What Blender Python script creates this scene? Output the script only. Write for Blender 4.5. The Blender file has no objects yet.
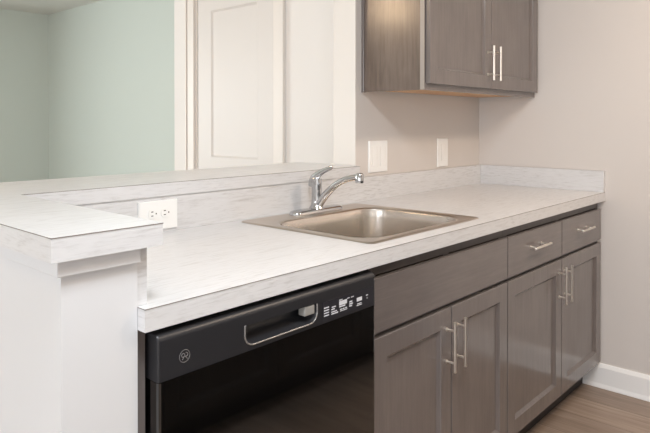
import bpy, bmesh, math, random
from mathutils import Vector, Matrix
C = bpy.context.scene.collection
S = bpy.context.scene
PI = math.pi

# ------------------------------------------------------------------ camera, world, lights, exposure
cd = bpy.data.cameras.new('camera')
cam = bpy.data.objects.new('camera', cd); C.objects.link(cam)
cam.location = (-2.9744, -1.5799, 1.2365)
cam.rotation_euler = (PI/2 - 0.0084, 0, -0.8347)
cd.sensor_width = 36; cd.sensor_fit = 'HORIZONTAL'
cd.lens = 609.31/650*36
cd.shift_y = -88.7/650
cd.clip_start = 0.05
S.camera = cam

W = bpy.data.worlds.new('world'); S.world = W; W.use_nodes = True
W.node_tree.nodes['Background'].inputs[0].default_value = (.8, .88, 1, 1)
W.node_tree.nodes['Background'].inputs[1].default_value = 0.3

def lamp(name, kind, loc, rot, power, col, **k):
    l = bpy.data.lights.new(name, kind); l.energy = power; l.color = col
    for a, b in k.items(): setattr(l, a, b)
    o = bpy.data.objects.new(name, l); C.objects.link(o)
    o.location = loc; o.rotation_euler = rot
    return o
# daylight from the left; unseen window made wide and distant for even light
lamp('daylight_fill_kitchen', 'AREA', (-8.3, -1.7, 1.4), (0, -PI/2, 0), 150, (0.93, 0.945, 1), shape='RECTANGLE', size=1.9, size_y=3.2)
# added daylight fill behind the camera, placed to reach the lower doors
lamp('daylight_fill_behind', 'AREA', (-4.2, -3.72, 1.08), (PI/2, 0, 0), 12, (0.92, 0.98, 1), shape='RECTANGLE', size=2.4, size_y=2.0)
# daylight through the dining windows
lamp('window_daylight_dining', 'AREA', (-8.3, 3.0, 1.3), (0, -PI/2, 0), 3, (0.85, 0.97, 1), shape='RECTANGLE', size=1.9, size_y=3.2)
lamp('window_daylight_far', 'AREA', (-3.6, 5.15, 1.35), (-PI/2, 0, 0), 108, (0.92, 0.985, 1), shape='RECTANGLE', size=2.2, size_y=1.6)
# kitchen ceiling lamp, and a second one added for even light
lamp('kitchen_ceiling_lamp', 'AREA', (-2.6, -1.36, 2.38), (0, 0, 0), 31, (0.90, 0.95, 1), shape='DISK', size=.5)
lamp('kitchen_ceiling_lamp', 'AREA', (-.7, -1.85, 2.38), (0, 0, 0), 25, (1, 0.81, 0.645), shape='DISK', size=.5)
# dining pendant
lamp('dining_pendant_lamp', 'POINT', (-3.3, 1.5, 2.22), (0, 0, 0), 26, (1, .71, .44), shadow_soft_size=.12)
#LIGHTS_END
S.view_settings.view_transform = 'Standard'
S.view_settings.look = 'None'
S.view_settings.gamma = 1
S.view_settings.use_curve_mapping = False
S.view_settings.exposure = 0.04

# ------------------------------------------------------------------ materials
def lin(r, g, b):
    f = lambda c: (c/255/12.92) if c/255 <= .04045 else ((c/255+.055)/1.055)**2.4
    return (f(r), f(g), f(b), 1)

class MatB:
    def __init__(s, name):
        s.m = bpy.data.materials.new(name); s.m.use_nodes = True
        s.t = s.m.node_tree; s.b = s.t.nodes['Principled BSDF']
    def n(s, kind, **k):
        x = s.t.nodes.new(kind)
        for a, b in k.items(): setattr(x, a, b)
        return x
    def l(s, a, b): s.t.links.new(a, b)
    def set(s, **k):
        for a, b in k.items(): s.b.inputs[a.replace('_', ' ')].default_value = b
        return s
    def coords(s, scale, rot=(0, 0, 0), kind='Object'):
        tc = s.n('ShaderNodeTexCoord'); mp = s.n('ShaderNodeMapping')
        mp.inputs['Scale'].default_value = scale; mp.inputs['Rotation'].default_value = rot
        s.l(tc.outputs[kind], mp.inputs['Vector']); return mp.outputs['Vector']
    def noise(s, vec, scale=1, detail=4, rough=.6, dist=0):
        x = s.n('ShaderNodeTexNoise'); x.inputs['Scale'].default_value = scale
        x.inputs['Detail'].default_value = detail; x.inputs['Roughness'].default_value = rough
        x.inputs['Distortion'].default_value = dist
        s.l(vec, x.inputs['Vector']); return x.outputs['Fac']
    def ramp(s, fac, stops):
        r = s.n('ShaderNodeValToRGB'); e = r.color_ramp.elements
        while len(e) < len(stops): e.new(.5)
        for q, (p, c) in zip(e, stops): q.position = p; q.color = c
        s.l(fac, r.inputs['Fac']); return r.outputs['Color']
    def mix(s, fac, a, b, mode='MIX'):
        x = s.n('ShaderNodeMix', data_type='RGBA', blend_type=mode)
        if isinstance(fac, (int, float)): x.inputs[0].default_value = fac
        else: s.l(fac, x.inputs[0])
        for i, v in ((6, a), (7, b)):
            if isinstance(v, tuple): x.inputs[i].default_value = v
            else: s.l(v, x.inputs[i])
        return x.outputs[2]
    def bump(s, fac, strength=.1, dist=.002):
        x = s.n('ShaderNodeBump'); x.inputs['Strength'].default_value = strength
        x.inputs['Distance'].default_value = dist
        s.l(fac, x.inputs['Height']); s.l(x.outputs['Normal'], s.b.inputs['Normal'])

def plain(name, col, rough=.5, metal=0, spec=.5, bump=0):
    q = MatB(name).set(Base_Color=col, Roughness=rough, Metallic=metal, Specular_IOR_Level=spec)
    if bump:
        q.bump(q.noise(q.coords((1, 1, 1)), 180, 3), bump, .001)
    return q.m

def wood(name, dark, light, axis='z', rough=.2, contrast=1.0, spec=.5, fine=1.0, coat=0):
    q = MatB(name)
    sc = lambda lo, hi: {'z': (hi, hi, lo), 'x': (lo, hi, hi), 'y': (hi, lo, hi)}[axis]
    g = q.noise(q.coords(sc(3.5, 70*fine)), 1, 6, .62, .4)
    f = q.noise(q.coords(sc(14, 420)), 1, 3, .6, .2)
    blotch = q.noise(q.coords(sc(5, 9)), 1, 4, .55)
    lo, hi = .5-.24/contrast, .5+.24/contrast
    c = q.ramp(g, [(lo, dark), (hi, light)])
    c = q.mix(.35, c, q.ramp(f, [(.5-.2/contrast, dark), (.5+.2/contrast, light)]))
    c = q.mix(.35, c, q.ramp(blotch, [(.3, dark), (.7, light)]))
    q.l(c, q.b.inputs['Base Color'])
    q.set(Roughness=rough, Specular_IOR_Level=spec, Coat_Weight=coat, Coat_Roughness=.12)
    return q.m

def laminate(name, base=(217, 217, 218), dark=(188, 186, 184)):
    q = MatB(name)
    geo = q.n('ShaderNodeNewGeometry'); sep = q.n('ShaderNodeSeparateXYZ'); q.l(geo.outputs['Normal'], sep.inputs[0])
    ab = q.n('ShaderNodeMath', operation='ABSOLUTE'); q.l(sep.outputs[0], ab.inputs[0])
    gt = q.n('ShaderNodeMath', operation='GREATER_THAN'); q.l(ab.outputs[0], gt.inputs[0]); gt.inputs[1].default_value = .7
    def two(sx, hi, sc, det, ro, di):
        a_ = q.noise(q.coords((sx, hi, hi)), sc, det, ro, di); b_ = q.noise(q.coords((hi, sx, hi)), sc, det, ro, di)
        m = q.n('ShaderNodeMix', data_type='FLOAT'); q.l(gt.outputs[0], m.inputs[0]); q.l(a_, m.inputs[2]); q.l(b_, m.inputs[3])
        return m.outputs[0]
    m = lambda a, b, t: tuple(a[i]*(1-t)+b[i]*t for i in range(3))
    c = q.ramp(two(7, 60, 1, 6, .66, .5), [(.30, lin(*m(base, dark, .8))), (.46, lin(*base)), (.60, lin(*base)), (.74, lin(*m(base, dark, .5)))])
    c2 = q.ramp(two(22, 210, 1, 4, .62, .3), [(.32, lin(*dark)), (.48, lin(*base)), (1, lin(*m(base, (255, 255, 255), .35)))])
    p = q.noise(q.coords((6, 6, 6)), 1, 3)
    c = q.mix(q.ramp(p, [(.35, (.2, .2, .2, 1)), (.65, (.75, .75, .75, 1))]), c, c2)
    q.l(c, q.b.inputs['Base Color'])
    q.set(Roughness=.28, Specular_IOR_Level=.5)
    return q.m

def brushed(name, col, rough, axis, aniso=.0):
    q = MatB(name).set(Base_Color=col, Metallic=1, Roughness=rough)
    sc = {'x': (4, 300, 300), 'y': (300, 4, 300), 'z': (300, 300, 4)}[axis]
    f = q.noise(q.coords(sc), 1, 3, .6)
    r = q.ramp(f, [(.3, (rough*.75,)*3+(1,)), (.7, (rough*1.3,)*3+(1,))])
    q.l(r, q.b.inputs['Roughness'])
    return q.m

M = {}
M['wall'] = plain('wall_paint_greige', lin(214, 208, 203), .75, bump=.05)
M['wall_dining'] = plain('wall_paint_grey', lin(211, 219, 213), .75, bump=.05)
M['ceiling'] = plain('ceiling_paint', lin(232, 232, 228), .85)
M['white'] = plain('white_trim_paint', lin(243, 243, 242), .42)
M['casing'] = plain('cream_casing_paint', lin(232, 226, 220), .42)
M['door'] = plain('cream_door_paint', lin(222, 217, 213), .45)
M['half_wall'] = plain('white_wall_paint', lin(219, 220, 222), .6, bump=.04)
M['jamb'] = plain('cream_wall_paint', lin(226, 221, 215), .7)
M['plastic'] = plain('white_plastic', lin(245, 245, 243), .3)
M['slot'] = plain('dark_slot', lin(60, 58, 56), .6)
M['lam'] = laminate('pale_laminate')
M['seam'] = plain('brown_laminate_edge', lin(128, 120, 114), .6)
M['seam_light'] = plain('pale_laminate_edge', lin(186, 178, 171), .6)
M['cab'] = wood('grey_stained_maple', lin(104, 97, 95), lin(125, 117, 114), rough=.17, coat=.35)
M['cab_h'] = wood('grey_stained_maple_horizontal', lin(104, 97, 95), lin(125, 117, 114), 'x', rough=.17, coat=.35)
M['cab_side'] = wood('grey_oak_laminate', lin(90, 79, 72), lin(128, 114, 105), 'z', .2, 1.4)
M['cab_shaded'] = wood('grey_stained_shaded', lin(72, 66, 63), lin(88, 81, 78), rough=.3)  # cabinet stain darkened to put in the shade under the worktop
M['cab_edge'] = wood('pale_grey_edge', lin(150, 141, 134), lin(168, 159, 152), rough=.3)
M['natural'] = wood('natural_plywood', lin(196, 150, 108), lin(222, 180, 138), 'x', .5)
M['kick'] = plain('dark_toe_kick', lin(58, 52, 49), .6)
M['nickel'] = plain('satin_nickel', lin(236, 229, 220), .33, 1)
M['chrome'] = plain('chrome', lin(196, 197, 199), .07, 1)
M['steel'] = plain('satin_stainless_bowl', lin(208, 202, 195), .26, 1)
M['steel_deck'] = plain('satin_stainless_deck', lin(204, 194, 184), .30, 1)
M['drain'] = plain('drain_steel', lin(150, 146, 142), .25, 1)
M['dw_black'] = plain('black_gloss_enamel', lin(7, 7, 7), .06, 0, .9)
M['dw_black'].node_tree.nodes['Principled BSDF'].inputs['Coat Weight'].default_value = .6
M['dw_panel'] = plain('black_satin_plastic', lin(40, 40, 43), .36, 0, .5)
M['dw_body'] = plain('dark_steel_tub', lin(40, 40, 42), .5)
M['dw_keypad'] = plain('dark_keypad_plastic', lin(38, 38, 44), .4)
M['dw_lip'] = plain('grey_pocket_lip', lin(150, 148, 146), .25, .6)
M['dw_latch'] = plain('grey_latch_plastic', lin(150, 148, 144), .35)
M['print'] = plain('white_print', lin(215, 218, 224), .5)
M['badge'] = plain('silver_badge', lin(150, 150, 152), .3, .8)

def floor_mat():
    q = MatB('grey_brown_plank_floor')
    v = q.coords((1, 1, 1), (0, 0, PI/2))
    br = q.n('ShaderNodeTexBrick'); br.offset = .37; br.squash = 1
    br.inputs['Scale'].default_value = 1
    br.inputs['Mortar Size'].default_value = .0012
    br.inputs['Brick Width'].default_value = 1.8
    br.inputs['Row Height'].default_value = .178
    br.inputs['Color1'].default_value = (.25, .25, .25, 1); br.inputs['Color2'].default_value = (.75, .75, .75, 1)
    br.inputs['Mortar'].default_value = (0, 0, 0, 1)
    q.l(v, br.inputs['Vector'])
    g = q.noise(q.coords((22, 1.5, 22)), 1.2, 7, .65, .6)
    f = q.noise(q.coords((140, 5, 140)), 1, 3, .6)
    c = q.ramp(g, [(.28, lin(122, 107, 95)), (.5, lin(153, 135, 121)), (.72, lin(174, 157, 143))])
    c = q.mix(.3, c, q.ramp(f, [(.3, lin(113, 98, 87)), (.7, lin(179, 161, 147))]))
    c = q.mix(.22, c, br.outputs['Color'], 'OVERLAY')
    c = q.mix(br.outputs['Fac'], c, lin(92, 80, 71))
    q.l(c, q.b.inputs['Base Color']); q.set(Roughness=.42, Specular_IOR_Level=.4)
    return q.m
M['floor'] = floor_mat()

# ------------------------------------------------------------------ mesh helpers
def box(bm, x0, x1, y0, y1, z0, z1):
    v = [bm.verts.new(p) for p in ((x0,y0,z0),(x1,y0,z0),(x1,y1,z0),(x0,y1,z0),(x0,y0,z1),(x1,y0,z1),(x1,y1,z1),(x0,y1,z1))]
    for f in ((3,2,1,0),(4,5,6,7),(0,1,5,4),(1,2,6,5),(2,3,7,6),(3,0,4,7)): bm.faces.new([v[i] for i in f])
def boxes(*bs):
    bm = bmesh.new()
    for b in bs: box(bm, *b)
    return bm
def loft(bm, loops, cap0=True, cap1=True):
    rs = [[bm.verts.new(p) for p in l] for l in loops]
    n = len(rs[0])
    for a, b in zip(rs, rs[1:]):
        for i in range(n): bm.faces.new((a[i], a[(i+1) % n], b[(i+1) % n], b[i]))
    if cap0: bm.faces.new(rs[0][::-1])
    if cap1: bm.faces.new(rs[-1])
    return rs
def tube(bm, pts, radii, n=16, cap=True, flat=1.0):
    pts = [Vector(p) for p in pts]
    if isinstance(radii, (int, float)): radii = [radii]*len(pts)
    T0 = (pts[1]-pts[0]).normalized()
    ref = Vector((0, 0, 1)) if abs(T0.z) < .9 else Vector((1, 0, 0))
    u = T0.cross(ref).normalized(); loops = []
    for i, p in enumerate(pts):
        t = (pts[min(i+1, len(pts)-1)]-pts[max(i-1, 0)]).normalized()
        u = (u-t*u.dot(t)).normalized(); w = t.cross(u)
        loops.append([p+(u*math.cos(2*PI*k/n)+w*math.sin(2*PI*k/n)*flat)*radii[i] for k in range(n)])
    loft(bm, loops, cap, cap)
def lathe(bm, prof, center, n=28, axis='z'):
    loops = []
    for r, h in prof:
        l = []
        for k in range(n):
            a = 2*PI*k/n; c, s = r*math.cos(a), r*math.sin(a)
            d = {'z': (c, s, h), 'y': (c, h, s), 'x': (h, c, s)}[axis]
            l.append((center[0]+d[0], center[1]+d[1], center[2]+d[2]))
        loops.append(l)
    loft(bm, loops)
def rrect(x0, x1, y0, y1, r, z, n=8):
    out = []
    for cx, cy, a0 in ((x1-r, y1-r, 0), (x0+r, y1-r, PI/2), (x0+r, y0+r, PI), (x1-r, y0+r, 1.5*PI)):
        for k in range(n+1):
            a = a0+PI/2*k/n
            out.append((cx+r*math.cos(a), cy+r*math.sin(a), z))
    return out
def bez(p0, p1, p2, p3, n=20):
    p0, p1, p2, p3 = map(Vector, (p0, p1, p2, p3)); o = []
    for i in range(n+1):
        t = i/n; o.append(p0*(1-t)**3+p1*3*t*(1-t)**2+p2*3*t*t*(1-t)+p3*t**3)
    return o

def wloc(o):
    v = Vector((0, 0, 0))
    while o: v += Vector(o.location); o = o.parent
    return v
def obj(name, bm, mat, parent=None, loc=None, smooth=None, bevel=0, seg=2):
    """bm is in world coordinates; the object's origin goes to loc (top level) or to its parent's origin."""
    org = wloc(parent) if parent else Vector(loc or (0, 0, 0))
    bmesh.ops.recalc_face_normals(bm, faces=bm.faces[:])
    bmesh.ops.translate(bm, verts=bm.verts[:], vec=-org)
    me = bpy.data.meshes.new(name); bm.to_mesh(me); bm.free()
    me.materials.append(mat)
    o = bpy.data.objects.new(name, me); C.objects.link(o)
    if parent: o.parent = parent
    else: o.location = org
    if smooth:
        me.polygons.foreach_set('use_smooth', [True]*len(me.polygons)); me.set_sharp_from_angle(angle=math.radians(smooth))
    if bevel:
        b = o.modifiers.new('bevel', 'BEVEL'); b.width = bevel; b.segments = seg; b.limit_method = 'ANGLE'; b.angle_limit = math.radians(30)
        b.harden_normals = False
    return o
def tag(o, label, cat, group=None):
    o['label'] = label; o['category'] = cat
    if group: o['group'] = group
    return o
def thing(name, label, cat, loc, group=None):
    o = bpy.data.objects.new(name, None); C.objects.link(o); o.location = loc
    o.empty_display_size = .05
    return tag(o, label, cat, group)
def struct(name, bm, mat, **k):
    o = obj(name, bm, mat, **k); o['kind'] = 'structure'; return o

# ------------------------------------------------------------------ the room
XL, YF, YB, H = -8.5, -3.8, 5.285, 2.44
JX, WT = -1.0455, .12             # left end and thickness of the full-height back wall
BZ0, BZ1 = 1.0205, 1.0603         # bar top
struct('floor', boxes((XL-.1, .1, YF-.1, YB+.1, -.06, 0)), M['floor'])
struct('ceiling', boxes((XL-.1, .1, YF-.1, YB+.1, H, H+.06)), M['ceiling'])
struct('wall_right', boxes((0, .1, YF-.1, .06, 0, H)), M['wall'])
struct('wall_dining_right', boxes((0, .1, .06, YB, 0, H)), M['wall_dining'])
struct('wall_far', boxes((XL-.1, .1, YB, YB+.1, 0, H)), M['wall_dining'])
struct('wall_left', boxes((XL-.1, XL, YF, YB, 0, H)), M['wall_dining'])
struct('wall_front', boxes((XL-.1, .1, YF-.1, YF, 0, H)), M['wall'])
struct('wall_back', boxes((JX+.003, 0, 0, WT, 0, H)), M['wall'])
struct('trim_1', boxes((JX, JX+.003, .0005, WT-.0005, BZ1, H)), M['jamb'])        # painted end of the back wall
# half wall: back run and the return at the left end of the counter
PX0, PX1, PY0 = -2.541, -2.4062, -.622
bm = bmesh.new()
out = [(PX0, PY0), (PX1, PY0), (PX1, .0), (JX, .0), (JX, WT), (PX0, WT)]
loft(bm, [[(x, y, z) for x, y in out] for z in (0, BZ0-.001)])
struct('wall_half', bm, M['half_wall'])
# apron board under the bar top around the half-wall end
t = .011
bm = bmesh.new()
out = [(PX0-t, PY0-t), (PX1+.0005, PY0-t), (PX1+.0005, PY0-.0002), (PX0-.0002, PY0-.0002), (PX0-.0002, WT), (PX0-t, WT)]
loft(bm, [[(x, y, z) for x, y in out] for z in (.9935, BZ0-.0005)])
struct('trim_2', bm, M['half_wall'], bevel=.0015)
# closet beyond the opening
CX, CY1 = -.62, 1.917
D0, D1, DZ = .93, 1.68, 2.06
struct('wall_closet', boxes((CX, CX+.1, WT, D0, 0, H), (CX, CX+.1, D1, CY1, 0, H), (CX, CX+.1, D0, D1, DZ, H),
                            (CX+.1, 0, CY1-.1, CY1, 0, H)), plain('closet_wall_paint', lin(235, 232, 229), .75))
# casing (trim) with backband
def casing(y0, y1, z0, z1, band_at):
    b = [(CX-.016, CX-.0002, y0, y1, z0, z1)]
    if band_at == 'lo': b.append((CX-.024, CX-.0162, y0, y0+.014, z0, z1))
    if band_at == 'hi': b.append((CX-.024, CX-.0162, y1-.014, y1, z0, z1))
    return b
struct('trim_3', boxes(*(casing(D0-.085, D0-.001, 0, DZ+.085, 'lo')+casing(D1+.001, D1+.085, 0, DZ+.085, 'hi')+
       [(CX-.016, CX-.0002, D0-.001, D1+.001, DZ+.001, DZ+.085)])), M['casing'], bevel=.003)
# jamb lining and the two-panel door
struct('trim_4', boxes((CX+.001, CX+.1, D0, D0+.018, 0, DZ), (CX+.001, CX+.1, D1-.018, D1, 0, DZ), (CX+.001, CX+.1, D0+.018, D1-.018, DZ-.018, DZ)), M['casing'])

def panel_door_bm(y0, y1, z0, z1, panels, x, th=.035, rec=.009, bev=.012):
    """door in a plane of constant x facing -x; panels are (y0,y1,z0,z1) recesses"""
    bm = bmesh.new()
    ys = sorted({y0, y1} | {p[0] for p in panels} | {p[1] for p in panels})
    zs = sorted({z0, z1} | {p[2] for p in panels} | {p[3] for p in panels})
    V = {}
    def vert(p):
        k = tuple(round(c, 6) for c in p)
        if k not in V: V[k] = bm.verts.new(p)
        return V[k]
    for ya, yb in zip(ys, ys[1:]):
        for za, zb in zip(zs, zs[1:]):
            if any(abs(p[0]-ya) < 1e-6 and abs(p[2]-za) < 1e-6 for p in panels):
                a = [(x, ya, za), (x, yb, za), (x, yb, zb), (x, ya, zb)]
                b = [(x+rec, ya+bev, za+bev), (x+rec, yb-bev, za+bev), (x+rec, yb-bev, zb-bev), (x+rec, ya+bev, zb-bev)]
                for i in range(4): bm.faces.new([vert(q) for q in (a[i], a[(i+1) % 4], b[(i+1) % 4], b[i])])
                bm.faces.new([vert(q) for q in b])
            else:
                bm.faces.new([vert(q) for q in ((x, ya, za), (x, yb, za), (x, yb, zb), (x, ya, zb))])
    be = [e for e in bm.edges if e.is_boundary]
    r = bmesh.ops.extrude_edge_only(bm, edges=be)
    nv = [g for g in r['geom'] if isinstance(g, bmesh.types.BMVert)]
    bmesh.ops.translate(bm, verts=nv, vec=(th, 0, 0))
    bmesh.ops.contextual_create(bm, geom=[e for e in bm.edges if e.is_boundary])
    return bm
ya, yb = D0+.021, D1-.021
struct('door_1', panel_door_bm(ya, yb, .012, DZ-.021, [(ya+.135, yb-.135, 1.02, 1.939), (ya+.135, yb-.135, .22, .86)], CX+.004), M['door'])
# baseboards with shoe
def base(name, x0, x1, y0, y1, n):
    """profile extruded along the wall; n = outward normal"""
    prof = [(0, 0), (.017, 0), (.017, .006), (.013, .02), (.013, .095), (.009, .104), (.005, .112), (0, .112)]
    bm = bmesh.new()
    loft(bm, [[(x+n[0]*d, y+n[1]*d, h) for d, h in prof] for x, y in ((x0, y0), (x1, y1))])
    return struct(name, bm, M['white'])
base('baseboard_right', -.0003, -.0003, YF, -.545, (-1, 0))
base('baseboard_dining', -.0003, -.0003, CY1, YB, (-1, 0))
base('baseboard_far', XL, 0, YB-.0003, YB-.0003, (0, -1))

# ------------------------------------------------------------------ bar top (L-shaped) and worktop
BX0, BX1, BYF = -2.567, -2.3705, -.6465
YIN, YOUT = -.0246, .335
bar = thing('bar_top', 'raised L-shaped pale laminate bar top capping the white half wall', 'bar top', (BX0, BYF, BZ0))
bm = bmesh.new()
out = [(BX0, BYF), (BX1, BYF), (BX1, YIN), (JX-.001, YIN), (JX-.001, YOUT), (BX0, YOUT)]
loft(bm, [[(x, y, z) for x, y in out] for z in (BZ0, BZ1-.0012)])
obj('slab', bm, M['lam'], bar)
def seam_strip(pts, z, th=.0013, w=.0007):
    bm = bmesh.new()
    for (x0, y0), (x1, y1) in zip(pts, pts[1:]):
        a, b = sorted((x0, x1)), sorted((y0, y1))
        box(bm, a[0]-w, a[1]+w, b[0]-w, b[1]+w, z-th, z)
    return bm
bm = bmesh.new(); loft(bm, [[(x, y, z) for x, y in out] for z in (BZ1-.0011, BZ1)])
obj('laminate_sheet', bm, M['lam'], bar)
s = obj('edge_seam', seam_strip([(BX0, YOUT), (BX0, BYF), (BX1, BYF), (BX1, YIN), (JX-.001, YIN)], BZ1-.0004), M['seam'], bar)
s['label'] = 'thin dark seam line along the bar top edge'

CT, CB, CYF, CX0 = .914, .873, -.645, -2.4055
SX0, SX1, SY0, SY1 = -1.700, -1.100, -.592, -.047           # sink outline
wt = thing('worktop', 'long pale laminate kitchen worktop with backsplash holding the steel sink', 'countertop', (CX0, CYF, CB))
bm = bmesh.new()
hx0, hx1, hy0, hy1 = SX0+.02, SX1-.02, SY0+.02, SY1-.02
xs = [CX0, hx0, hx1, 0-.0005]; yss = [CYF, hy0, hy1, -.001]
def grid_with_hole(bm, xs, ys, z0, z1, hole):
    V = {}
    def v(i, j, z): 
        k = (i, j, z)
        if k not in V: V[k] = bm.verts.new((xs[i], ys[j], z))
        return V[k]
    filled = lambda i, j: 0 <= i < len(xs)-1 and 0 <= j < len(ys)-1 and (i, j) != hole
    for i in range(len(xs)-1):
        for j in range(len(ys)-1):
            if not filled(i, j): continue
            for z in (z0, z1): bm.faces.new((v(i, j, z), v(i+1, j, z), v(i+1, j+1, z), v(i, j+1, z)))
            for (a, b, c, d, ni, nj) in ((i, j, i+1, j, i, j-1), (i+1, j, i+1, j+1, i+1, j), (i+1, j+1, i, j+1, i, j+1), (i, j+1, i, j, i-1, j)):
                if not filled(ni, nj): bm.faces.new((v(a, b, z0), v(c, d, z0), v(c, d, z1), v(a, b, z1)))
grid_with_hole(bm, xs, yss, CB, CT, (1, 1))
obj('slab', bm, M['lam'], wt)
s = obj('edge_seam', seam_strip([(CX0, -.623), (CX0, CYF), (-.001, CYF)], CT-.0004, .0011), M['seam'], wt)
SPZ = CT+.0995
obj('backsplash', boxes((PX1+.0205, JX, -.0195, -.0008, CT+.0003, BZ0-.0006), (JX, -.0205, -.0195, -.0008, CT+.0003, SPZ)), M['lam'], wt)
s = obj('side_splash', boxes((-.02, -.0008, CYF+.001, -.0008, CT+.0003, SPZ)), M['lam'], wt)
s['label'] = 'short backsplash along the right wall'
s = obj('end_splash', boxes((PX1+.0008, PX1+.02, -.62, -.0008, CT+.0003, BZ0-.0006)), M['lam'], wt)
s['label'] = 'splash strip against the half wall end'
bm = boxes((JX, -.021, -.0200, -.0190, SPZ-.0011, SPZ+.0003), (-.0205, -.0195, CYF+.001, -.019, SPZ-.0011, SPZ+.0003))
obj('splash_seam', bm, M['seam_light'], wt)

# ------------------------------------------------------------------ sink
sink = thing('kitchen_sink', 'single bowl stainless steel drop-in sink set in the worktop', 'sink', (-1.4, -.32, CT))
bx0, bx1, by0, by1 = SX0+.042, SX1-.040, SY0+.040, SY1-.105
def smooth_loop(x0, x1, y0, y1, r, z): return rrect(x0, x1, y0, y1, r, z, 10)
Z = CT
bm = bmesh.new()
loops = [smooth_loop(SX0, SX1, SY0, SY1, .020, Z+.0006), smooth_loop(SX0+.003, SX1-.003, SY0+.003, SY1-.003, .019, Z+.0034),
         smooth_loop(SX0+.008, SX1-.008, SY0+.008, SY1-.008, .017, Z+.0044), smooth_loop(SX0+.013, SX1-.013, SY0+.013, SY1-.013, .016, Z+.0036)]
g = .004
loops += [smooth_loop(bx0-.012, bx1+.012, by0-.012, by1+.012, .090, Z+.0034)]
obj('deck', (lambda b: (loft(b, loops+[smooth_loop(bx0-.006, bx1+.006, by0-.006, by1+.006, .087, Z+.0022), smooth_loop(bx0-.002, bx1+.002, by0-.002, by1+.002, .084, Z-.002)], False, False), b)[1])(bmesh.new()),
    M['steel_deck'], sink, smooth=40)
bl = [smooth_loop(bx0-.002, bx1+.002, by0-.002, by1+.002, .084, Z-.002), smooth_loop(bx0, bx1, by0, by1, .082, Z-.008)]
for k in range(1, 6):
    e = .010*k/5; bl.append(smooth_loop(bx0+e, bx1-e, by0+e, by1-e, .080, Z-.008-.125*k/5))
for k in range(1, 9):
    a = PI/2*k/8; rr = .035; e = .010+rr*(1-math.cos(a))
    bl.append(smooth_loop(bx0+e, bx1-e, by0+e, by1-e, .080-.02*(k/8), Z-.133-rr*math.sin(a)))
bm.free(); bm = bmesh.new(); loft(bm, bl, False, True)
obj('bowl', bm, M['steel'], sink, smooth=40)
bm = bmesh.new(); zc = Z-.168
lathe(bm, [(.0, zc+.0006), (.056, zc+.0006), (.056, zc+.003), (.048, zc+.0035), (.040, zc+.0015), (.0, zc+.0015)][1:5], ((bx0+bx1)/2, (by0+by1)/2+.02, 0))
obj('drain', bm, M['drain'], sink, smooth=30)

# ------------------------------------------------------------------ faucet
FX, FY, FZ = -1.374, -.090, CT+.0040
fc = thing('faucet', 'chrome single lever kitchen faucet on the back ledge of the sink', 'faucet', (FX, FY, FZ))
bm = bmesh.new()
def stadium(x0, x1, y0, y1, z): return rrect(x0, x1, y0, y1, (y1-y0)/2-.0005, z, 12)
hw, hd = .128, .027
loft(bm, [stadium(FX-hw, FX+hw, FY-hd, FY+hd, FZ), stadium(FX-hw, FX+hw, FY-hd, FY+hd, FZ+.004), stadium(FX-hw+.004, FX+hw-.004, FY-hd+.004, FY+hd-.004, FZ+.010), stadium(FX-hw+.012, FX+hw-.012, FY-hd+.010, FY+hd-.010, FZ+.013)])
obj('base_plate', bm, M['chrome'], fc, smooth=50)
bm = bmesh.new()
lathe(bm, [(.028, FZ+.010), (.026, FZ+.016), (.0205, FZ+.023), (.0185, FZ+.04), (.0180, FZ+.075), (.0190, FZ+.095), (.0185, FZ+.108), (.018, FZ+.118), (.006, FZ+.121)], (FX, FY, 0))
obj('body', bm, M['chrome'], fc, smooth=50)
bm = bmesh.new()
pts = bez((FX, FY-.012, FZ+.028), (FX, FY-.070, FZ+.100), (FX, FY-.125, FZ+.128), (FX, FY-.190, FZ+.134), 26)
tube(bm, pts, [.0150-.0038*min(1, i/12) for i in range(27)], 18)
obj('spout', bm, M['chrome'], fc, smooth=50)
bm = bmesh.new()
e = Vector((FX, FY-.190, FZ+.134))
tube(bm, [e+Vector((0, .002, -.013+.012)), e+Vector((0, -.006, .013)), e+Vector((0, -.013, .0125)), e+Vector((0, -.016, .006)), e+Vector((0, -.0165, -.016)), e+Vector((0, -.0160, -.019))], [.0125, .0125, .0140, .0145, .0145, .0125], 18)
bm.free(); bm = bmesh.new()
lathe(bm, [(.004, e.z+.0155), (.011, e.z+.014), (.0145, e.z+.009), (.0148, e.z-.015), (.0142, e.z-.019), (.011, e.z-.0195)], (FX, e.y-.008, 0))
obj('aerator', bm, M['chrome'], fc, smooth=50)
bm = bmesh.new()
pts = bez((FX, FY+.022, FZ+.088), (FX, FY+.014, FZ+.132), (FX, FY-.024, FZ+.145), (FX, FY-.076, FZ+.163), 18)
tube(bm, pts, [.017, .0195, .0205, .0205, .0198, .0186, .017, .0155, .014, .0126, .0115, .0106, .010, .0094, .009, .0087, .0085, .008, .0055], 18, flat=.60)
obj('lever', bm, M['chrome'], fc, smooth=60)

# ------------------------------------------------------------------ cabinetry
YD, DT = -.630, .019
def bar_handle(name, parent, c, length, axis, yface, label=None, r=.0047, out=.030, span=.096):
    """bar pull with two posts; axis 'z' upright or 'x' lying"""
    bm = bmesh.new(); x, z = c; y = yface-out
    d = Vector((1, 0, 0)) if axis == 'x' else Vector((0, 0, 1))
    p = Vector((x, y, z))
    tube(bm, [p-d*length/2, p-d*(length/2-.0005), p+d*(length/2-.0005), p+d*length/2], [r*.85, r, r, r*.85], 14)
    for s_ in (-1, 1):
        q = p+d*s_*span/2
        tube(bm, [q+Vector((0, out-.0003, 0)), q+Vector((0, out-.003, 0)), q+Vector((0, out-.0035, 0)), q], [r*1.15, r*1.15, r*.8, r*.8], 12)
    return obj(name, bm, M['nickel'], parent, smooth=40)

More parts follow.
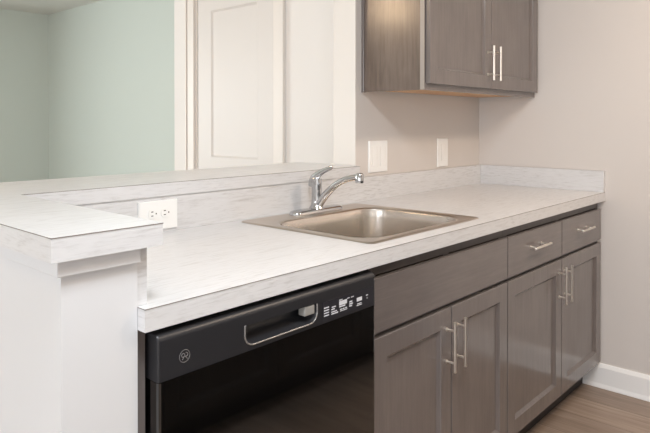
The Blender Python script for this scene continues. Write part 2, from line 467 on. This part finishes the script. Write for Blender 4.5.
def shaker_bm(x0, x1, z0, z1, yf, th=DT, fr=.056, rec=.010, bev=.011):
    bm = bmesh.new()
    r = lambda i, y: [(x0+i, y, z0+i), (x1-i, y, z0+i), (x1-i, y, z1-i), (x0+i, y, z1-i)]
    L = [r(0, yf+th), r(0, yf+.0015), r(.0010, yf), r(fr, yf), r(fr+.0015, yf+.003), r(fr+bev, yf+rec)]
    loft(bm, L, True, True)
    return bm
def slab_bm(x0, x1, z0, z1, yf, th=DT):
    bm = bmesh.new()
    r = lambda i, y: [(x0+i, y, z0+i), (x1-i, y, z0+i), (x1-i, y, z1-i), (x0+i, y, z1-i)]
    loft(bm, [r(0, yf+th), r(0, yf+.002), r(.0012, yf)], True, True)
    return bm
FFY = YD+DT+.0008                       # face-frame front plane
def base_body(x0, x1, mids, stiles, top_rail=True):
    """open carcass with face frame"""
    z0, z1 = .1145, CB-.0008; yb = -.001; w = .016
    b = [(x0, x0+w, FFY+.0191, yb-.0, z0, z1), (x1-w, x1, FFY+.0191, yb, z0, z1), (x0+w, x1-w, FFY+.0191, yb, z0, z0+w), (x0+w, x1-w, yb-.008, yb, z0+w, z1)]
    b += [(x0, x1, FFY, FFY+.019, z1-.034, z1), (x0, x1, FFY, FFY+.019, z0, z0+.03), (x0, x1, FFY, FFY+.019, .668, .706)]
    for s_ in stiles: b.append((s_[0], s_[1], FFY+.0004, FFY+.0186, z0+.03, z1-.034))
    return boxes(*b)

ZB, ZD, ZR0, ZR1 = .122, .680, .6935, .8360
X0, X1, X2, X3 = -1.738, -.9775, -.4856, -.0150
g = .0030
# sink base: false front over two doors
sb = thing('sink_base_cabinet', 'grey stained base cabinet under the sink, right of the dishwasher', 'cabinet', (X0, YD, 0), 'grey base cabinets under the worktop')
obj('body', base_body(X0, X1-.0003, [], [(X0, X0+.032), (X1-.032, X1), (-1.372, -1.340)]), M['cab_shaded'], sb)
s = obj('toe_kick', boxes((X0, X1-.0003, -.55, -.535, .0005, .114)), M['kick'], sb)
s['label'] = 'dark recessed toe kick board'
s = obj('false_drawer_front', slab_bm(X0, X1-g, ZR0, ZR1, YD), M['cab_h'], sb)
s['label'] = 'wide plain front panel without a handle'
dl = obj('door', shaker_bm(X0, -1.3555-g, ZB, ZD, YD), M['cab'], sb)
bar_handle('handle', dl, (-1.386, .572), .150, 'z', YD)
dr = obj('door', shaker_bm(-1.3555+g, X1-g, ZB, ZD, YD), M['cab'], sb)
bar_handle('handle', dr, (-1.325, .572), .150, 'z', YD)
# drawer base: two drawers over two doors
db = thing('drawer_base_cabinet', 'grey stained base cabinet with two drawers, beside the right wall', 'cabinet', (X1, YD, 0), 'grey base cabinets under the worktop')
obj('body', base_body(X1+.0003, -.0012, [], [(X1, X1+.032), (-.034, -.0012), (-.502, -.470)]), M['cab_shaded'], db)
s = obj('toe_kick', boxes((X1+.0003, -.0012, -.55, -.535, .0005, .114)), M['kick'], db)
s['label'] = 'dark recessed toe kick board'
for xa, xb in ((X1+g, X2-g), (X2+g, X3)):
    w = obj('drawer', slab_bm(xa, xb, ZR0, ZR1, YD), M['cab_h'], db)
    bar_handle('handle', w, ((xa+xb)/2 - .012, .7765), .150, 'x', YD)
for xa, xb, hx in ((X1+g, X2-g, X2-.030), (X2+g, X3, X2+.030)):
    w = obj('door', shaker_bm(xa, xb, ZB, ZD, YD), M['cab'], db)
    bar_handle('handle', w, (hx, .580), .150, 'z', YD)

# dark end panel between half wall and dishwasher
tag(obj('end_panel', boxes((PX1+.001, -2.3865, -.6135, -.002, .0005, CB-.001)), M['cab'], loc=(PX1, -.6135, 0)),
    'narrow grey end panel between the white half wall and the dishwasher', 'panel')

# ------------------------------------------------------------------ dishwasher
WX0, WX1, WY = -2.381, -1.7560, -.647
dw = thing('dishwasher', 'black built-in dishwasher under the worktop', 'dishwasher', ((WX0+WX1)/2, WY, 0))
obj('tub', boxes((WX0+.004, WX1-.002, -.604, -.03, .10, .845)), M['dw_body'], dw)
obj('kick_plate', boxes((WX0+.006, WX1-.004, -.565, -.55, .0005, .0995)), M['kick'], dw)
ZP = .778
bm = bmesh.new()
# door skin, slightly rounded at the vertical edges
prof = [(WX0, -.605), (WX0, WY+.006), (WX0+.0018, WY+.0018), (WX0+.006, WY), (WX1-.006, WY), (WX1-.0018, WY+.0018), (WX1, WY+.006), (WX1, -.605)]
loft(bm, [[(x, y, z) for x, y in prof] for z in (.115, ZP-.0012)])
obj('door', bm, M['dw_black'], dw)
# control fascia: front with a pocket opening, rolled top edge
hx0, hx1, hz0, hz1 = -2.182, -1.972, .789, .8300
ZT = .862
def pocket_loop(x0, x1, z0, z1, r, y, n=8):
    o = []
    for cx, cz, a0, rr in ((x1, z1, 0, .0012), (x0, z1, PI/2, .0012), (x0, z0, PI, r), (x1, z0, 1.5*PI, r)):
        sx = -1 if cx == x1 else 1; sz = -1 if cz == z1 else 1
        for k in range(n+1):
            a = a0+PI/2*k/n; o.append((cx+sx*rr+rr*math.cos(a), y, cz+sz*rr+rr*math.sin(a)))
    return o
bm = bmesh.new()
inner = [bm.verts.new(p) for p in pocket_loop(hx0, hx1, hz0, hz1, .022, WY)]
outer = [bm.verts.new(p) for p in ((WX1-.006, WY, ZT-.014), (WX0+.006, WY, ZT-.014), (WX0+.006, WY, ZP), (WX1-.006, WY, ZP))]
es = []
for L in (inner, outer):
    for a, b in zip(L, L[1:]+L[:1]): es.append(bm.edges.new((a, b)))
bmesh.ops.triangle_fill(bm, use_beauty=True, edges=es)
# rolled top
top = [(WX0+.006, WX1-.006)]
arc = [(WY+.014*(1-math.cos(a)), ZT-.014+.014*math.sin(a)) for a in [PI/2*k/6 for k in range(7)]]
rows = [[bm.verts.new((WX0+.006, y, z)), bm.verts.new((WX1-.006, y, z))] for y, z in arc]+[[bm.verts.new((WX0+.006, -.606, ZT)), bm.verts.new((WX1-.006, -.606, ZT))]]
for a, b in zip(rows, rows[1:]): bm.faces.new((a[0], a[1], b[1], b[0]))
# rounded ends
for sx, xe in ((1, WX0), (-1, WX1)):
    prof_y = [(0.006, 0), (.0018, .0018), (0, .006)]
    pz = [(WY, ZP)]+[(y, z) for y, z in arc]+[(-.606, ZT)]
    cols = []
    for dx, dy in prof_y:
        col = []
        for y, z in pz: col.append(bm.verts.new((xe+sx*dx, min(y+dy, -.606), z-(.0 if dx == .006 else (.0006 if dx > 0 else .002))*(z > ZT-.015))))
        col.append(bm.verts.new((xe+sx*dx, -.606, ZP)))
        cols.append(col)
    for a, b in zip(cols, cols[1:]):
        for i in range(len(a)-1):
            try: bm.faces.new((a[i], a[i+1], b[i+1], b[i]))
            except ValueError: pass
    bm.faces.new(cols[-1])
bmesh.ops.remove_doubles(bm, verts=bm.verts[:], dist=.00005)
cp = obj('control_panel', bm, M['dw_panel'], dw, smooth=40)
wn = cp.modifiers.new('weighted_normals', 'WEIGHTED_NORMAL'); wn.weight = 100; wn.keep_sharp = True
bm = bmesh.new()
loft(bm, [pocket_loop(hx0, hx1, hz0, hz1, .022, WY), pocket_loop(hx0+.002, hx1-.002, hz0+.002, hz1-.0005, .021, WY+.006),
          pocket_loop(hx0+.006, hx1-.006, hz0+.008, hz1-.0005, .018, WY+.026), pocket_loop(hx0+.012, hx1-.012, hz0+.020, hz1-.0005, .010, WY+.036)], False, True)
obj('handle_pocket', bm, M['dw_panel'], cp, smooth=50)
# bright moulded lip round the lower pocket rim
lp = pocket_loop(hx0-.001, hx1+.001, hz0-.001, hz1, .023, WY-.0004)
n8 = 9
path = [lp[i] for i in range(n8, len(lp))] + lp[0:1]
path = [Vector(p) for p in path]
bm = bmesh.new(); tube(bm, [p for i, p in enumerate(path) if i == 0 or (p-path[i-1]).length > 1e-5], .0021, 8)
s = obj('pocket_lip', bm, M['dw_lip'], cp, smooth=50); s['label'] = 'shiny grey lip around the grip pocket'
s = obj('latch', boxes((hx1-.038, hx1-.005, WY+.001, WY+.022, hz0+.018, hz1-.001)), M['dw_latch'], cp, bevel=.003)
s['label'] = 'pale grey latch tab inside the grip pocket'
kx0, kx1, kz0, kz1 = -1.955, -1.766, .7835, .8270
kp = obj('keypad', boxes((kx0, kx1, WY-.0008, WY-.0001, kz0, kz1)), M['dw_keypad'], cp)
bm = bmesh.new(); yk0, yk1 = WY-.0011, WY-.00085
def mark(x, z, w, h): box(bm, kx0+x, kx0+x+w, yk0, yk1, kz0+z, kz0+z+h)
for z in (.010, .016, .022, .028): mark(.006, z, .017, .0026)                       # column of cycle words
for z, w in ((.009, .024), (.0135, .020), (.0195, .012)): mark(.031, z, w, .0026)
for z, w in ((.0245, .014),): mark(.033, z, w, .0026)
for k in range(3): mark(.062+k*.009, .013, .007, .0024)
mark(.062, .0095, .026, .0018)
mark(.059, .024, .028, .010); mark(.059, .0195, .022, .003); mark(.059, .0355, .012, .002)
for z, w in ((.013, .010), (.018, .013), (.023, .011)): mark(.096, z, w, .0032)
mark(.088, .034, .009, .0018); mark(.102, .034, .011, .0018)
mark(.124, .019, .020, .009); mark(.126, .012, .016, .0022); mark(.124, .0085, .020, .0018)
mark(.160, .026, .008, .0022); mark(.163, .0185, .002, .003)
s = obj('key_legend', bm, M['print'], kp); s['label'] = 'white printed button words and symbols'
# round maker's badge
bxc, bzc = -2.326, .8115
bm = bmesh.new(); ring = []
def ring_tube(r, rr, a0=0, a1=2*PI, cx=bxc, cz=bzc, n=30):
    pts = [(cx+r*math.cos(a0+(a1-a0)*k/n), WY-.0005, cz+r*math.sin(a0+(a1-a0)*k/n)) for k in range(n+1)]
    tube(bm, pts, rr, 6)
ring_tube(.0112, .0006)
ring_tube(.0034, .0008, .3, 5.6, bxc-.0032, bzc+.002, 16)
ring_tube(.0034, .0008, 2.6, 8.2, bxc+.0034, bzc+.0022, 16)
tube(bm, [(bxc-.005, WY-.0005, bzc-.006), (bxc, WY-.0005, bzc+.0005), (bxc+.006, WY-.0005, bzc-.0062)], .0008, 6)
s = obj('badge', bm, M['badge'], cp, smooth=50); s['label'] = 'small round silver emblem'

# ------------------------------------------------------------------ wall cabinet
UZ, UY, UX0 = 1.3625, -.306, -1.005
UT = 2.13
uc = thing('wall_cabinet', 'grey two-door wall cabinet hung on the back wall against the right wall', 'cabinet', (UX0, UY, UZ))
bm = boxes((UX0+.012, -.0012, -.010, -.0008, UZ+.010, UT), (UX0+.012, -.0012, UY+.0195, -.0105, UT-.016, UT), (-.016, -.0012, UY+.0195, -.0105, UZ+.010, UT-.016))
obj('carcass', bm, M['cab_shaded'], uc)
s = obj('bottom_panel', boxes((UX0+.0125, -.0165, UY+.0195, -.0105, UZ+.008, UZ+.020)), M['natural'], uc)
s['label'] = 'unfinished natural wood underside'
obj('side_panel', boxes((UX0+.002, UX0+.0118, UY+.0195, -.0135, UZ+.0003, UT)), M['cab_side'], uc)
obj('scribe_strip', boxes((UX0-.003, UX0+.0118, -.0130, -.0008, UZ-.001, UT)), M['cab'], uc, bevel=.0015)
bm = boxes((UX0, UX0+.038, UY, UY+.019, UZ, UT), (-.038, -.0012, UY, UY+.019, UZ, UT), (UX0+.038, -.038, UY, UY+.019, UZ, UZ+.038), (UX0+.038, -.038, UY, UY+.019, UT-.038, UT), (-.524, -.487, UY+.0005, UY+.0185, UZ+.038, UT-.038))
obj('face_frame', bm, M['cab'], uc)
s = obj('pale_edge', boxes((UX0-.0012, UX0-.0001, UY+.0005, UY+.0195, UZ+.0005, UT)), M['cab_edge'], uc)  # paler strip on the left edge of the front frame
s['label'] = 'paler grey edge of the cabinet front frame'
UD = UY-DT-.001
for xa, xb, hx in ((-.9985, -.5075, -.5385), (-.5040, -.0135, -.4755)):
    w = obj('door', shaker_bm(xa, xb, 1.3855, UT-.012, UD), M['cab'], uc)
    bar_handle('handle', w, (hx, 1.4945), .150, 'z', UD)

# ------------------------------------------------------------------ outlet and switches
def plate_bm(x0, x1, z0, z1, y, th=.006):
    bm = bmesh.new()
    r = lambda i, yy: [(x0+i, yy, z0+i), (x1-i, yy, z0+i), (x1-i, yy, z1-i), (x0+i, yy, z1-i)]
    loft(bm, [r(0, y), r(0, y-th*.4), r(.0022, y-th)])
    return bm
oy = -.0198
ot = thing('power_outlet', 'white horizontal double power outlet on the low backsplash behind the bar corner', 'outlet', (-1.982, oy, .966))
obj('cover_plate', plate_bm(-2.047, -1.917, .9225, 1.0085, oy), M['plastic'], ot)
for cx in (-2.001, -1.959):
    bm = bmesh.new(); pl = rrect(cx-.0165, cx+.0165, -.014, .014, .012, 0, 6)
    loft(bm, [[(x, oy-.0062-dy, .972+q) for x, q, _ in pl] for dy in (0, .0022)])
    f = obj('socket', bm, M['plastic'], ot, smooth=40)
    yk = oy-.0085
    bm = boxes((cx-.008, cx-.001, yk-.0002, yk+.0001, .9768, .9792), (cx-.008, cx-.001, yk-.0002, yk+.0001, .9652, .9676))
    lathe(bm, [(.0022, yk-.0002), (.0022, yk+.0001)], (cx+.0085, 0, .972), 12, 'y')
    obj('slots', bm, M['slot'], f)
def rocker_plate(name, label, cat, x0, x1, z0, z1, cxs, w):
    o = thing(name, label, cat, ((x0+x1)/2, -.0008, (z0+z1)/2))
    obj('cover_plate', plate_bm(x0, x1, z0, z1, -.0008), M['plastic'], o)
    zc = (z0+z1)/2
    for cx in cxs:
        bm = bmesh.new(); h = .040
        side = [(-.0070, -h), (-.0098, -h), (-.0078, -.004), (-.0078, .004), (-.0070-.0008, h), (-.0070, h)]
        loft(bm, [[(x, y, zc+q) for y, q in side] for x in (cx-w, cx+w)])
        obj('rocker', bm, M['plastic'], o)
        bm = boxes((cx-w-.0022, cx-w-.0006, -.0073, -.00682, zc-h-.002, zc+h+.002), (cx+w+.0006, cx+w+.0022, -.0073, -.00682, zc-h-.002, zc+h+.002))
        obj('rocker_surround', bm, M['jamb'], o)
    return o
rocker_plate('light_switch', 'white double rocker light switch on the back wall above the faucet spout', 'switch', -.962, -.833, 1.026, 1.160, (-.926, -.869), .0155)
rocker_plate('light_switch', 'white narrow single rocker switch on the back wall near the right corner', 'switch', -.424, -.330, 1.022, 1.160, (-.377,), .0155)

# ------------------------------------------------------------------ base cabinet across the aisle (mirrored in the glossy dishwasher door)
oc = thing('base_cabinet', 'dark base cabinet across the aisle, mirrored in the black dishwasher door', 'cabinet', (-.7, -1.66, 0))
obj('body', boxes((-2.30, -.02, -2.25, -1.650, .115, .872), (-2.30, -.02, -2.20, -1.72, .0005, .1149)), M['cab_shaded'], oc)
for xa in (-2.298, -1.728, -1.158, -.588):
    bm = shaker_bm(xa, xa+.564, .122, .860, -1.649)
    for v in bm.verts: v.co.y = -1.649*2+DT-v.co.y
    obj('door', bm, M['cab_shaded'], oc)
obj('countertop_slab', boxes((-2.32, -.001, -2.26, -1.612, .8725, .914)), M['lam'], oc)
